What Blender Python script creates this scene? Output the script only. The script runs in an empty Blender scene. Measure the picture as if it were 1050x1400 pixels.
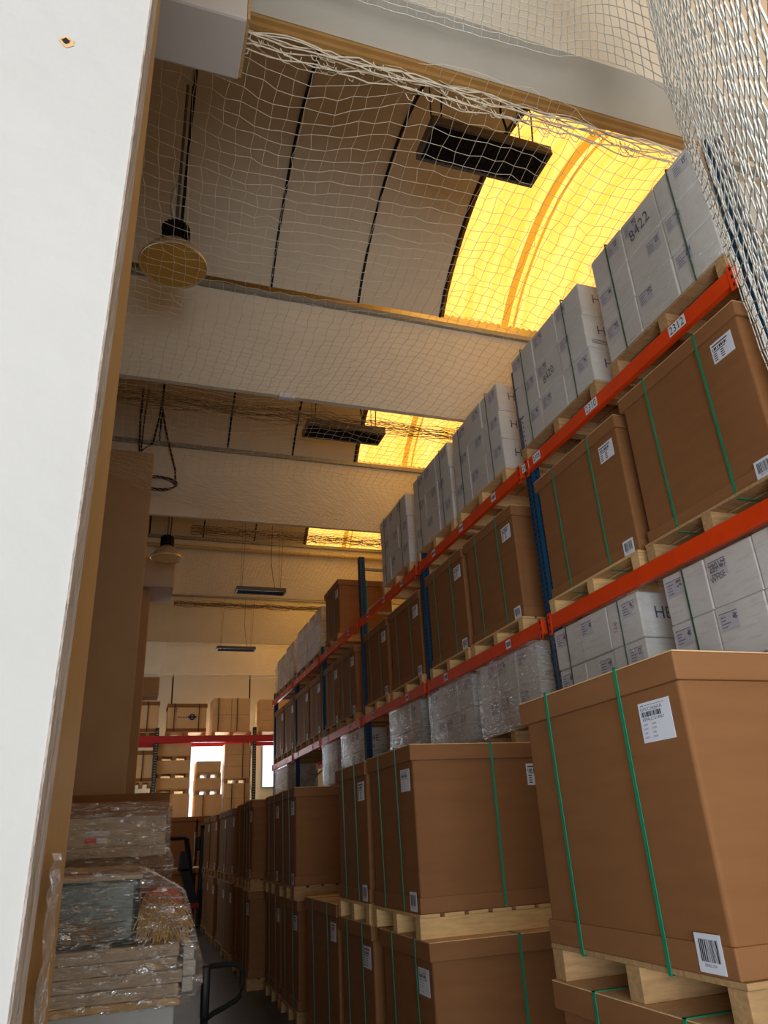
import bpy, bmesh, math, random
from mathutils import Vector, Matrix
R = random.Random(7)
PI = math.pi
sc = bpy.context.scene
COL = sc.collection
H = 1.81                                   # eye height; heights below are measured from the eye and lifted by H

# ---------------------------------------------------------------- camera, light, exposure
yaw, pit, rol, FPX = 0.342975, 0.414068, -0.055402, 1002.995
fw = Vector((math.sin(yaw)*math.cos(pit), math.cos(yaw)*math.cos(pit), math.sin(pit)))
r0 = Vector((math.cos(yaw), -math.sin(yaw), 0)); u0 = r0.cross(fw)
rt = math.cos(rol)*r0 + math.sin(rol)*u0; up = -math.sin(rol)*r0 + math.cos(rol)*u0
cam = bpy.data.cameras.new('camera'); co = bpy.data.objects.new('camera', cam); COL.objects.link(co)
co.matrix_world = Matrix(((rt.x, up.x, -fw.x, 0), (rt.y, up.y, -fw.y, 0), (rt.z, up.z, -fw.z, H), (0, 0, 0, 1)))
cam.sensor_fit = 'HORIZONTAL'; cam.sensor_width = 36; cam.lens = 36*FPX/1050
cam.clip_start = 0.02
sc.camera = co
sc.view_settings.view_transform = 'Standard'; sc.view_settings.look = 'None'
sc.view_settings.exposure = 0.15; sc.view_settings.gamma = 1.0; sc.view_settings.use_curve_mapping = False
w = bpy.data.worlds.new('sky'); sc.world = w; w.use_nodes = True
w.node_tree.nodes['Background'].inputs[0].default_value = (0.80, 0.92, 1.0, 1)
w.node_tree.nodes['Background'].inputs[1].default_value = 1.6
try:
    sc.cycles.use_denoising = True
    sc.cycles.max_bounces = 8; sc.cycles.diffuse_bounces = 5; sc.cycles.transparent_max_bounces = 24
    sc.cycles.sample_clamp_indirect = 6.0
except Exception:
    pass
SKY_EMIT = 1.85
def area(name, loc, look, sx, sy, power, color):
    L = bpy.data.lights.new(name, 'AREA'); L.shape = 'RECTANGLE'; L.size = sx; L.size_y = sy
    L.energy = power; L.color = color
    o = bpy.data.objects.new(name, L); COL.objects.link(o)
    o.location = (loc[0], loc[1], loc[2]+H)
    o.rotation_euler = Vector(look).to_track_quat('-Z', 'Y').to_euler()
    return o
area('open_dock_door_daylight', (-0.9, -3.4, -0.1), (0.30, 1, 1.5), 4.0, 3.0, 480, (0.94, 0.98, 1.0))
area('back_window_daylight', (2.45, 24.32, 1.85), (0, -1, -0.12), 1.0, 2.0, 130, (0.85, 0.95, 1.0))
area('side_window_daylight', (4.6, 24.32, 2.2), (0, -1, -0.12), 0.9, 1.4, 60, (0.85, 0.95, 1.0))

area('added_left_fill', (-3.18, 21.1, 2.1), (1, -.12, 0), 4.0, 2.4, 42, (1.0, 0.97, 0.92))  # added fill from an unseen window, brightens far wall and rack end

# ---------------------------------------------------------------- materials
def nt(name):
    m = bpy.data.materials.new(name); m.use_nodes = True
    n = m.node_tree; b = n.nodes['Principled BSDF']
    return m, n, b
def srgb(r, g, b):
    f = lambda c: (c/255/12.92) if c/255 <= .04045 else ((c/255+.055)/1.055)**2.4
    return (f(r), f(g), f(b), 1)
def mat(name, rgb, rough=.7, metal=0, nscale=6, namp=.08, bump=0, bscale=60, spec=.3, stretch=None):
    m, n, b = nt(name)
    c = srgb(*rgb)
    tc = n.nodes.new('ShaderNodeTexCoord'); src = tc.outputs['Object']
    if stretch:
        mp = n.nodes.new('ShaderNodeMapping'); mp.inputs['Scale'].default_value = stretch
        n.links.new(src, mp.inputs[0]); src = mp.outputs[0]
    nz = n.nodes.new('ShaderNodeTexNoise'); nz.inputs['Scale'].default_value = nscale; nz.inputs['Detail'].default_value = 6
    n.links.new(src, nz.inputs['Vector'])
    rp = n.nodes.new('ShaderNodeValToRGB'); rp.color_ramp.elements[0].position = .3; rp.color_ramp.elements[1].position = .7
    rp.color_ramp.elements[0].color = (c[0]*(1-namp), c[1]*(1-namp), c[2]*(1-namp), 1)
    rp.color_ramp.elements[1].color = (min(1, c[0]*(1+namp)), min(1, c[1]*(1+namp)), min(1, c[2]*(1+namp)), 1)
    n.links.new(nz.outputs['Fac'], rp.inputs[0]); n.links.new(rp.outputs[0], b.inputs['Base Color'])
    b.inputs['Roughness'].default_value = rough; b.inputs['Metallic'].default_value = metal
    b.inputs['Specular IOR Level'].default_value = spec
    if bump:
        n2 = n.nodes.new('ShaderNodeTexNoise'); n2.inputs['Scale'].default_value = bscale; n2.inputs['Detail'].default_value = 5
        n.links.new(src, n2.inputs['Vector'])
        bp = n.nodes.new('ShaderNodeBump'); bp.inputs['Strength'].default_value = bump; bp.inputs['Distance'].default_value = .02
        n.links.new(n2.outputs['Fac'], bp.inputs['Height']); n.links.new(bp.outputs[0], b.inputs['Normal'])
    return m
def film_mat(name, alpha, scale, tint=(1, 1, 1), rough=.16, strength=.9, stretch=(1, 1, 3.5), crease_glint=(.5, .5, 4), fold_glint=.35):
    m, n, b = nt(name); n.nodes.remove(b)
    out = n.nodes['Material Output']
    tr = n.nodes.new('ShaderNodeBsdfTransparent'); gl = n.nodes.new('ShaderNodeBsdfGlossy'); df = n.nodes.new('ShaderNodeBsdfDiffuse')
    tr.inputs[0].default_value = (*tint, 1)
    gl.inputs['Roughness'].default_value = rough; gl.inputs[0].default_value = (.95, .97, 1, 1); df.inputs[0].default_value = (.75, .75, .75, 1)
    tc = n.nodes.new('ShaderNodeTexCoord'); mp = n.nodes.new('ShaderNodeMapping'); mp.inputs['Scale'].default_value = stretch
    mp.inputs['Rotation'].default_value = (.25, .1, 0)
    nz = n.nodes.new('ShaderNodeTexNoise'); nz.inputs['Scale'].default_value = scale; nz.inputs['Detail'].default_value = 4; nz.inputs['Distortion'].default_value = 1.2
    n.links.new(tc.outputs['Object'], mp.inputs[0]); n.links.new(mp.outputs[0], nz.inputs['Vector'])
    bp = n.nodes.new('ShaderNodeBump'); bp.inputs['Strength'].default_value = strength; bp.inputs['Distance'].default_value = .07
    n.links.new(nz.outputs['Fac'], bp.inputs['Height']); n.links.new(bp.outputs[0], gl.inputs['Normal'])
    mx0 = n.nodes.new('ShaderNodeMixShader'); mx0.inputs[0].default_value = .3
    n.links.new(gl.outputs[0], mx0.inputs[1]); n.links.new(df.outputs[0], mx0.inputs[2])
    mx = n.nodes.new('ShaderNodeMixShader')
    # creases: bunched film plus crinkle highlights painted in as whitish streaks
    n3 = n.nodes.new('ShaderNodeTexNoise'); n3.inputs['Scale'].default_value = 2.2; n3.inputs['Detail'].default_value = 2
    n.links.new(tc.outputs['Object'], n3.inputs['Vector'])
    rp = n.nodes.new('ShaderNodeMapRange'); rp.inputs[1].default_value = .35; rp.inputs[2].default_value = .7
    rp.inputs[3].default_value = alpha*.5; rp.inputs[4].default_value = min(1, alpha*1.6)
    n.links.new(n3.outputs['Fac'], rp.inputs[0])
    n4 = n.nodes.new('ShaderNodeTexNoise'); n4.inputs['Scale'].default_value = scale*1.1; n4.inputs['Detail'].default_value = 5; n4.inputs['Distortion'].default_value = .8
    mp4 = n.nodes.new('ShaderNodeMapping'); mp4.inputs['Scale'].default_value = crease_glint; mp4.inputs['Rotation'].default_value = (.55, .5, 0)
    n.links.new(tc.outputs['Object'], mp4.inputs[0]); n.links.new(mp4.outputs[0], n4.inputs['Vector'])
    cr = n.nodes.new('ShaderNodeMapRange'); cr.inputs[1].default_value = .51; cr.inputs[2].default_value = .64; cr.inputs[3].default_value = 0; cr.inputs[4].default_value = fold_glint
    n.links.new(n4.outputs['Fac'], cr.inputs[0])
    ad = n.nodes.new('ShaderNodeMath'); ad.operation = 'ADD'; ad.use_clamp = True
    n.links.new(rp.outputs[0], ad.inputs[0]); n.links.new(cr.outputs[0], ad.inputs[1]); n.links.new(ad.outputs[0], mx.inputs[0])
    n.links.new(tr.outputs[0], mx.inputs[1]); n.links.new(mx0.outputs[0], mx.inputs[2])
    n.links.new(mx.outputs[0], out.inputs[0])
    return m
M = {}
M['kraft'] = mat('kraft_cardboard', (140, 95, 59), .75, 0, 3, .06, .05, 120, .25, (1, 1, 6))
M['kraft2'] = mat('kraft_lid_cardboard', (144, 99, 63), .75, 0, 3, .06, .05, 120, .25, (1, 1, 6))
M['kraftedge'] = mat('cut_cardboard_edge', (226, 186, 140), .8, 0, 30, .08)
M['white'] = mat('white_cardboard', (206, 204, 202), .5, 0, 4, .03, .06, 40, .4)
M['label'] = mat('label_paper', (226, 230, 244), .6, 0, 3, .02)
M['label_print'] = mat('printed_label_area', (186, 184, 196), .6, 0, 3, .03)
M['ink'] = mat('black_ink', (24, 24, 30), .6, 0, 3, .02)
M['greyink'] = mat('grey_ink', (96, 94, 104), .6, 0, 3, .04)
M['navy'] = mat('navy_print', (30, 52, 110), .6, 0, 3, .02)
M['wood'] = mat('pale_pine', (214, 176, 122), .75, 0, 9, .14, .1, 50, .25, (1, 6, 6))
M['oldwood'] = mat('weathered_pine', (178, 142, 100), .8, 0, 9, .2, .12, 50, .2, (1, 6, 6))
M['orange'] = mat('orange_rack_paint', (226, 66, 12), .42, 0, 5, .08, .03, 30, .5)
M['red'] = mat('red_rack_paint', (188, 40, 44), .4, 0, 5, .06, .03, 30, .5)
M['blue'] = mat('dark_blue_rack_paint', (14, 60, 92), .5, 0, 8, .12, .03, 30, .4)
M['darksteel'] = mat('dark_steel', (52, 66, 70), .5, .2, 8, .1)
M['galv'] = mat('galvanised_brace', (150, 152, 146), .45, .6, 12, .1)
M['strap'] = mat('green_polyester_strap', (18, 140, 104), .4, 0, 20, .08, 0, 60, .5)
M['strapdark'] = mat('dark_green_strap', (38, 84, 68), .45, 0, 20, .08, 0, 60, .4)
M['plaster'] = mat('white_painted_plaster', (150, 147, 144), .75, 0, 5, .025, .35, 9, .25)
M['plasteredge'] = mat('chipped_plaster_edge', (196, 184, 176), .8, 0, 12, .12, .5, 30, .2)
M['jamb'] = mat('ochre_painted_jamb', (176, 136, 84), .6, 0, 4, .06, .06, 20, .3, (4, 4, .6))
M['beam'] = mat('white_concrete', (220, 214, 200), .8, 0, 2.5, .04, .08, 25, .2)
M['panel'] = mat('off_white_roof_panel', (206, 198, 182), .7, 0, 1.5, .05, .03, 12, .2)
M['joint'] = mat('black_joint_strip', (18, 16, 15), .7, 0, 4, .05)
M['lip'] = mat('grey_metal_flashing', (150, 150, 144), .5, .3, 5, .08)
M['tanlip'] = mat('tan_painted_batten', (170, 128, 74), .6, 0, 5, .08)
M['colm'] = mat('beige_painted_column', (190, 160, 124), .75, 0, 2, .04, .05, 25, .2)
M['corbel'] = mat('greyish_white_painted_corbel', (196, 184, 176), .7, 0, 2, .04, .05, 25, .2)
M['floor'] = mat('grey_concrete_floor', (84, 88, 92), .45, 0, 2, .12, .04, 20, .4)
M['bwall'] = mat('pale_grey_wall_panel', (200, 194, 180), .75, 0, 1.2, .04, .03, 12, .2)
M['wframe'] = mat('grey_green_window_frame', (120, 150, 148), .5, 0, 6, .05)
M['net'] = mat('cream_nylon_twine', (222, 208, 184), .7, 0, 30, .08, 0, 60, .3)
M['netshade'] = mat('shaded_net_twine', (128, 98, 62), .8, 0, 30, .1)  # same net twine, with the shade under the beams put into its colour
M['netwhite'] = mat('white_braided_twine', (226, 224, 216), .75, 0, 60, .12, .3, 200, .3)
M['black'] = mat('black_enamel', (20, 20, 22), .45, 0, 8, .1)
M['heater'] = mat('heater_grey_metal', (112, 108, 104), .4, .5, 8, .08)
M['grille'] = mat('black_heater_grille', (16, 15, 16), .6, 0, 8, .1)
M['alu'] = mat('spun_aluminium', (222, 206, 172), .3, .6, 8, .06)
M['amber'] = mat('amber_reflection_lamp_glass', (206, 158, 76), .25, 0, 3, .05, 0, 60, .5)  # the skylight's amber reflection is put into the glass colour
M['cable'] = mat('dark_cable', (40, 30, 26), .6, 0, 8, .05)
M['conduit'] = mat('pale_conduit', (190, 168, 120), .5, 0, 8, .08)
M['truck'] = mat('dark_blue_black_paint', (22, 26, 34), .45, 0, 6, .1)
M['truckred'] = mat('red_orange_paint', (176, 56, 30), .5, 0, 6, .1)
M['steel'] = mat('bright_steel', (180, 186, 188), .3, .8, 8, .08)
M['rubber'] = mat('black_rubber', (22, 22, 22), .8, 0, 8, .1)
M['green'] = mat('dark_green_plastic', (40, 62, 54), .35, 0, 5, .2, .1, 12, .5)
M['straw'] = mat('yellow_straw', (226, 186, 96), .7, 0, 20, .15)
M['cloth'] = mat('faded_red_cloth', (176, 96, 66), .9, 0, 8, .2, .3, 30)
M['sheet'] = mat('greyish_flat_cardboard', (196, 178, 158), .75, 0, 4, .06, .05, 80, .25)
M['backkraft'] = mat('light_tan_cardboard', (224, 188, 140), .75, 0, 3, .06)
M['redlabel'] = mat('red_and_white_label', (220, 40, 50), .4, 0, 3, .05)
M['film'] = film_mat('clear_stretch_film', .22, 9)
M['filmshiny'] = film_mat('crinkled_stretch_film', .36, 11, rough=.22, strength=1.0, stretch=(1.2, 1.2, 3.2), crease_glint=(1, 1, 4), fold_glint=.42)
M['filmdull'] = film_mat('tight_stretch_film', .09, 10, fold_glint=.12)
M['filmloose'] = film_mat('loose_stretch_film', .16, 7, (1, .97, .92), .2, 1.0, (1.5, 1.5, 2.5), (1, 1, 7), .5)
def glass():
    m, n, b = nt('window_glass'); n.nodes.remove(b); out = n.nodes['Material Output']
    a = n.nodes.new('ShaderNodeBsdfTransparent'); g = n.nodes.new('ShaderNodeBsdfGlossy'); g.inputs['Roughness'].default_value = .05
    x = n.nodes.new('ShaderNodeMixShader'); x.inputs[0].default_value = .06
    n.links.new(a.outputs[0], x.inputs[1]); n.links.new(g.outputs[0], x.inputs[2]); n.links.new(x.outputs[0], out.inputs[0]); return m
M['glass'] = glass()
def skylight():
    m, n, b = nt('yellowed_translucent_skylight'); n.nodes.remove(b); out = n.nodes['Material Output']
    tc = n.nodes.new('ShaderNodeTexCoord'); mp = n.nodes.new('ShaderNodeMapping'); mp.inputs['Scale'].default_value = (5, .35, .35)
    n.links.new(tc.outputs['Object'], mp.inputs[0])
    nz = n.nodes.new('ShaderNodeTexNoise'); nz.inputs['Scale'].default_value = 1.6; nz.inputs['Detail'].default_value = 7
    n.links.new(mp.outputs[0], nz.inputs['Vector'])
    rp = n.nodes.new('ShaderNodeValToRGB')
    e = rp.color_ramp.elements
    e[0].position = .3; e[0].color = (.95, .42, .045, 1); e[1].position = .68; e[1].color = (1, .52, .125, 1)
    n.links.new(nz.outputs['Fac'], rp.inputs[0])
    em = n.nodes.new('ShaderNodeEmission'); em.inputs[1].default_value = SKY_EMIT
    n.links.new(rp.outputs[0], em.inputs[0]); n.links.new(em.outputs[0], out.inputs[0]); return m
M['skylight'] = skylight()
def seam():
    m, n, b = nt('orange_stained_skylight_overlap'); n.nodes.remove(b); em = n.nodes.new('ShaderNodeEmission')
    em.inputs[0].default_value = (1, .40, .03, 1); em.inputs[1].default_value = .95
    n.links.new(em.outputs[0], n.nodes['Material Output'].inputs[0]); return m
M['seam'] = seam()
M['grime'] = mat('brown_grime_strip', (120, 84, 40), .8, 0, 3, .2)

# ---------------------------------------------------------------- mesh helpers
class MB:
    def __init__(s): s.v = []; s.f = []; s.m = []; s.mats = []
    def mi(s, m):
        if m not in s.mats: s.mats.append(m)
        return s.mats.index(m)
    def add(s, v, f, m):
        o = len(s.v); k = s.mi(m); s.v += [tuple(p) for p in v]
        for q in f: s.f.append(tuple(i+o for i in q)); s.m.append(k)
        return s
    def box(s, x0, x1, y0, y1, z0, z1, m):
        v = [(x0,y0,z0),(x1,y0,z0),(x1,y1,z0),(x0,y1,z0),(x0,y0,z1),(x1,y0,z1),(x1,y1,z1),(x0,y1,z1)]
        return s.add(v, [(0,3,2,1),(4,5,6,7),(0,1,5,4),(1,2,6,5),(2,3,7,6),(3,0,4,7)], m)
    def bbox(s, x0, x1, y0, y1, z0, z1, m, b=.006, seg=2):
        bm = bmesh.new()
        vs = [bm.verts.new(p) for p in [(x0,y0,z0),(x1,y0,z0),(x1,y1,z0),(x0,y1,z0),(x0,y0,z1),(x1,y0,z1),(x1,y1,z1),(x0,y1,z1)]]
        for q in [(0,3,2,1),(4,5,6,7),(0,1,5,4),(1,2,6,5),(2,3,7,6),(3,0,4,7)]: bm.faces.new([vs[i] for i in q])
        bmesh.ops.bevel(bm, geom=bm.edges[:], offset=b, segments=seg, affect='EDGES', profile=.5)
        bm.verts.index_update()
        s.add([tuple(v.co) for v in bm.verts], [tuple(v.index for v in f.verts) for f in bm.faces], m); bm.free(); return s
    def hexa(s, p, m):   # eight corners: bottom ring, top ring
        return s.add(p, [(0,3,2,1),(4,5,6,7),(0,1,5,4),(1,2,6,5),(2,3,7,6),(3,0,4,7)], m)
    def tube(s, pts, r, m, n=6, closed=False):
        P = [Vector(p) for p in pts]; L = len(P); v = []; f = []
        rr = r if hasattr(r, '__len__') else [r]*L
        for i, p in enumerate(P):
            a = P[(i-1) % L] if (closed or i > 0) else p; b = P[(i+1) % L] if (closed or i < L-1) else p
            t = (b-a).normalized() if (b-a).length > 1e-9 else Vector((0, 0, 1))
            ref = Vector((0, 0, 1)) if abs(t.z) < .9 else Vector((1, 0, 0))
            e1 = t.cross(ref).normalized(); e2 = t.cross(e1)
            for k in range(n):
                an = 2*PI*k/n; v.append(p + rr[i]*(math.cos(an)*e1 + math.sin(an)*e2))
        for i in range(L if closed else L-1):
            j = (i+1) % L
            for k in range(n): f.append((i*n+k, i*n+(k+1) % n, j*n+(k+1) % n, j*n+k))
        if not closed: f += [tuple(range(n))[::-1], tuple((L-1)*n+k for k in range(n))]
        return s.add(v, f, m)
    def lathe(s, prof, m, c=(0, 0, 0), n=32):
        v = []; f = []
        for r, z in prof:
            for k in range(n): a = 2*PI*k/n; v.append((c[0]+r*math.cos(a), c[1]+r*math.sin(a), c[2]+z))
        for i in range(len(prof)-1):
            for k in range(n): f.append((i*n+k, i*n+(k+1) % n, (i+1)*n+(k+1) % n, (i+1)*n+k))
        return s.add(v, f, m)
    def cyl(s, a, b, r, m, n=16): return s.tube([a, b], r, m, n)
    def prism(s, prof, axis, a, b, m):  # closed profile in two axes, extruded along the third
        n = len(prof); v = []
        for t in (a, b):
            for p, q in prof: v.append({'y': (p, t, q), 'x': (t, p, q), 'z': (p, q, t)}[axis])
        f = [tuple(range(n)), tuple(range(n, 2*n))[::-1]] + [(i, i+n, (i+1) % n+n, (i+1) % n) for i in range(n)]
        return s.add(v, f, m)
    def mesh(s, name, smooth=False):
        me = bpy.data.meshes.new(name); me.from_pydata(s.v, [], s.f)
        for m in s.mats: me.materials.append(M[m])
        me.polygons.foreach_set('material_index', s.m)
        if smooth: me.polygons.foreach_set('use_smooth', [True]*len(me.polygons))
        bm = bmesh.new(); bm.from_mesh(me); bmesh.ops.recalc_face_normals(bm, faces=bm.faces[:]); bm.to_mesh(me); bm.free()
        return me
    def build(s, name, parent=None, loc=None, smooth=False):
        return link(name, s.mesh(name, smooth), parent, loc)
def link(name, me, parent=None, loc=None):
    o = bpy.data.objects.new(name, me); COL.objects.link(o)
    if parent: o.parent = parent
    if loc: o.location = loc
    elif not parent: o.location = (0, 0, H)
    return o
def tag(o, label=None, cat=None, group=None, kind=None):
    if label: o['label'] = label
    if cat: o['category'] = cat
    if group: o['group'] = group
    if kind: o['kind'] = kind
    return o
def empty(name, loc, label, cat, group=None, rz=0):
    o = bpy.data.objects.new(name, None); COL.objects.link(o); o.empty_display_size = .1
    o.location = (loc[0], loc[1], loc[2]+H); o.rotation_euler = (0, 0, rz)
    return tag(o, label, cat, group)
def struct(o): o['kind'] = 'structure'; return o
_txt = {}
def text(s):
    if s not in _txt:
        c = bpy.data.curves.new('t', 'FONT'); c.body = s; c.size = 1; c.resolution_u = 3
        o = bpy.data.objects.new('t', c); COL.objects.link(o)
        me = bpy.data.meshes.new_from_object(o.evaluated_get(bpy.context.evaluated_depsgraph_get()))
        _txt[s] = ([tuple(v.co) for v in me.vertices], [tuple(p.vertices) for p in me.polygons])
        bpy.data.objects.remove(o); bpy.data.curves.remove(c); bpy.data.meshes.remove(me)
    return _txt[s]
# flat print: (u right, v up) on a face turned to the aisle (-x) or to the camera end (-y)
def on(face, x, y, z):
    if face == 'x': return lambda u, v, e=0: (x-e, y-u, z+v)
    return lambda u, v, e=0: (x+u, y-e, z+v)
def put_text(mb, s, fr, size, u, v, e, m, rot=0, sx=1):
    vs, fs = text(s); ca, sa = math.cos(rot), math.sin(rot)
    mb.add([fr(u+size*(a*sx*ca-b*sa), v+size*(a*sx*sa+b*ca), e) for a, b, c in vs], fs, m)
def rect(mb, fr, u0, u1, v0, v1, e, m, th=None):
    th = e if th is None else th
    p = [fr(u0, v0, 0), fr(u1, v0, 0), fr(u1, v1, 0), fr(u0, v1, 0), fr(u0, v0, e), fr(u1, v0, e), fr(u1, v1, e), fr(u0, v1, e)]
    mb.hexa(p, m)
def quad(mb, fr, u0, u1, v0, v1, e, m): mb.add([fr(u0, v0, e), fr(u1, v0, e), fr(u1, v1, e), fr(u0, v1, e)], [(0, 1, 2, 3)], m)
def bars(mb, fr, u0, u1, v0, v1, e, m, n=22, seed=1):
    q = random.Random(seed); u = u0
    while u < u1:
        a = (u1-u0)/n*q.choice((.5, .8, 1.3)); quad(mb, fr, u, min(u+a, u1), v0, v1, e, m); u += a+(u1-u0)/n*q.choice((.4, .6, .9))

# ---------------------------------------------------------------- the setting
struct(MB().box(-3.4, 6.6, -4.4, 24.6, -1.91, -1.81, 'floor').build('floor'))
struct(MB().box(6.2, 6.4, -4.2, 24.4, -1.81, 7.6, 'bwall').build('wall_right'))
struct(MB().box(-3.2, -3.0, -4.2, 19.0, -1.81, 7.6, 'bwall').box(-3.2, -3.0, 23.2, 24.4, -1.81, 7.6, 'bwall').box(-3.2, -3.0, 19.0, 23.2, -1.81, .8, 'bwall').box(-3.2, -3.0, 19.0, 23.2, 3.4, 7.6, 'bwall').build('wall_left'))
o = struct(MB().box(-3.13, -3.03, 19.0, 19.06, .8, 3.4, 'wframe').box(-3.13, -3.03, 23.14, 23.2, .8, 3.4, 'wframe').box(-3.13, -3.03, 19.06, 23.14, .8, .86, 'wframe').box(-3.13, -3.03, 19.06, 23.14, 3.34, 3.4, 'wframe').build('window_9'))  # unseen window, added to house the far-end fill lamp
MB().box(-3.09, -3.084, 19.06, 23.14, .86, 3.34, 'glass').build('pane', o)
# rear hall wall behind the viewer, with the open dock door
mb = MB()
mb.box(-3.0, -2.95, -4.2, -4.0, -1.81, 7.6, 'bwall'); mb.box(1.2, 6.2, -4.2, -4.0, -1.81, 7.6, 'bwall'); mb.box(-2.95, 1.2, -4.2, -4.0, 2.0, 7.6, 'bwall')
struct(mb.build('wall_front'))
# far wall with two windows
YB = 24.2
W1 = (1.88, 3.0, .6, 2.86); W2 = (4.08, 5.2, 1.5, 2.9)
mb = MB()
xs = [-3.0, W1[0], W1[1], W2[0], W2[1], 6.2]
for a, b in ((0, 1), (2, 3), (4, 5)): mb.box(xs[a], xs[b], YB, YB+.2, -1.81, 7.6, 'bwall')
for wv in (W1, W2): mb.box(wv[0], wv[1], YB, YB+.2, -1.81, wv[2], 'bwall'); mb.box(wv[0], wv[1], YB, YB+.2, wv[3], 7.6, 'bwall')
for x in (1.26, 3.68): mb.box(x-.02, x+.02, YB-.006, YB, 2.9, 7.0, 'joint')
struct(mb.build('wall_back'))
for k, wv in enumerate((W1, W2)):
    mb = MB(); t = .05
    mb.box(wv[0], wv[0]+t, YB-.03, YB+.1, wv[2], wv[3], 'wframe').box(wv[1]-t, wv[1], YB-.03, YB+.1, wv[2], wv[3], 'wframe')
    mb.box(wv[0]+t, wv[1]-t, YB-.03, YB+.1, wv[2], wv[2]+t, 'wframe').box(wv[0]+t, wv[1]-t, YB-.03, YB+.1, wv[3]-t, wv[3], 'wframe')
    o = struct(mb.build('window_%d' % (k+1)))
    MB().box(wv[0]+t, wv[1]-t, YB+.03, YB+.036, wv[2]+t, wv[3]-t, 'glass').build('pane', o)
# concrete beams across the hall
BY = [-1.05, 3.13, 7.6, 11.57, 15.8, 20.0, 24.15]; BO = [.25, .25, .25, .04, .03, .03, .0]
for k, (y, ov) in enumerate(zip(BY, BO)):
    if k == 1: prof = [(2.78, 5.0), (3.13, 5.0), (3.42, 6.35), (2.55, 6.35)]
    else: prof = [(y, 5.0), (y+.07, 5.0), (y+.45+ov*.3, 6.25), (y-ov, 6.25)]
    mb = MB().prism(prof, 'x', -3.0, 6.2, 'beam')
    y0 = prof[3][0]; z0 = prof[3][1]
    mb.box(-3.0, 6.2, y0-.05, y0+.3, z0, z0+.07, 'lip')
    struct(mb.build('ceiling_beam'))
struct(MB().box(-3.0, 6.2, 3.135, 3.165, 4.97, 5.05, 'tanlip').box(-3.0, 6.2, 3.165, 3.2, 4.93, 4.99, 'tanlip').build('trim_1'))
# barrel vaults between the beams: panels, black joints, skylight panels
JX = [-3.0, -2.18, -1.03, .12, 1.27, 2.42, 3.58, 5.86, 6.2]
def vault(k):
    ya = BY[k]+.40+(.05 if k == 1 else 0); yb = BY[k+1]-BO[k+1]-.02 if k > 0 else 2.53
    za = 6.42 if k == 1 else 6.32; pts = []
    for i in range(19):
        t = i/18; pts.append((ya+(yb-ya)*t, za+.95*math.sin(PI*t)**.8))
    return pts
mb = MB(); seams = []
for k in range(6):
    pr = vault(k)
    for a, b in zip(JX[:-1], JX[1:]):
        if abs(a-3.58) < .01: continue
        for (y0, z0), (y1, z1) in zip(pr[:-1], pr[1:]):
            mb.hexa([(a, y0, z0), (b, y0, z0), (b, y1, z1), (a, y1, z1), (a, y0, z0+.06), (b, y0, z0+.06), (b, y1, z1+.06), (a, y1, z1+.06)], 'panel')
    for x in JX[1:-2]:
        hw = .016
        for (y0, z0), (y1, z1) in zip(pr[:-1], pr[1:]):
            mb.hexa([(x-hw, y0, z0-.012), (x+hw, y0, z0-.012), (x+hw, y1, z1-.012), (x-hw, y1, z1-.012), (x-hw, y0, z0+.01), (x+hw, y0, z0+.01), (x+hw, y1, z1+.01), (x-hw, y1, z1+.01)], 'joint')
struct(mb.build('ceiling'))
for k in range(6):
    pr = vault(k); v = []; f = []; nx = 92; x0, x1 = 3.58, 5.86
    for (y, z) in pr:
        for i in range(nx+1): v.append((x0+(x1-x0)*i/nx, y, z+.05+.018*math.cos(i*PI/2)))
    for j in range(len(pr)-1):
        for i in range(nx): f.append((j*(nx+1)+i, j*(nx+1)+i+1, (j+1)*(nx+1)+i+1, (j+1)*(nx+1)+i))
    o = struct(MB().add(v, f, 'skylight').build('window_%d' % (k+3)))
    s = MB()
    for xx, hw in ((4.56, .05), (4.70, .014), (5.83, .035)):
        for (y0, z0), (y1, z1) in zip(pr[:-1], pr[1:]):
            s.hexa([(xx-hw, y0, z0), (xx+hw, y0, z0), (xx+hw, y1, z1), (xx-hw, y1, z1), (xx-hw, y0, z0+.02), (xx+hw, y0, z0+.02), (xx+hw, y1, z1+.02), (xx-hw, y1, z1+.02)], 'seam')
    s.build('overlap_seam', o)
    s = MB()
    for (y0, z0), (y1, z1) in zip(pr[:-1], pr[1:]):
        s.hexa([(3.56, y0, z0), (3.64, y0, z0), (3.64, y1, z1), (3.56, y1, z1), (3.56, y0, z0+.02), (3.64, y0, z0+.02), (3.64, y1, z1+.02), (3.56, y1, z1+.02)], 'grime')
    s.build('edge_strip', o)
struct(MB().box(-3.2, 6.4, -4.4, 24.6, 7.62, 7.7, 'panel').build('roof'))
# near doorway: thick plaster wall, chipped return, ochre jamb board
def lin(z, a, b): return a+(b-a)*(z+.1)/1.1
e1 = lambda z: lin(z, -.0590, -.0474); e2 = lambda z: lin(z, -.0580, -.0466); e3 = lambda z: lin(z*.7, -.0540, -.0560)
z0, z1 = -1.81, 5.0
mb = MB()
mb.hexa([(-3.0, .64, z0), (e1(z0), .64, z0), (e2(z0), .72, z0), (-3.0, .72, z0), (-3.0, .64, z1), (e1(z1), .64, z1), (e2(z1), .72, z1), (-3.0, .72, z1)], 'plaster')
wn = struct(mb.build('wall_near'))
mb = MB()
for (cx_, cz_, r_, m_) in ((-.1335, .868, .0075, 'oldwood'), (-.1345, .869, .004, 'joint')):
    mb.add([(cx_+r_*(1+.3*math.sin(k*2.1))*math.cos(k*PI/7), .6392-(.0004 if m_ == 'joint' else 0), cz_+r_*(1.2+.2*math.cos(k*1.7))*math.sin(k*PI/7)) for k in range(14)], [tuple(range(14))], m_)
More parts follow.
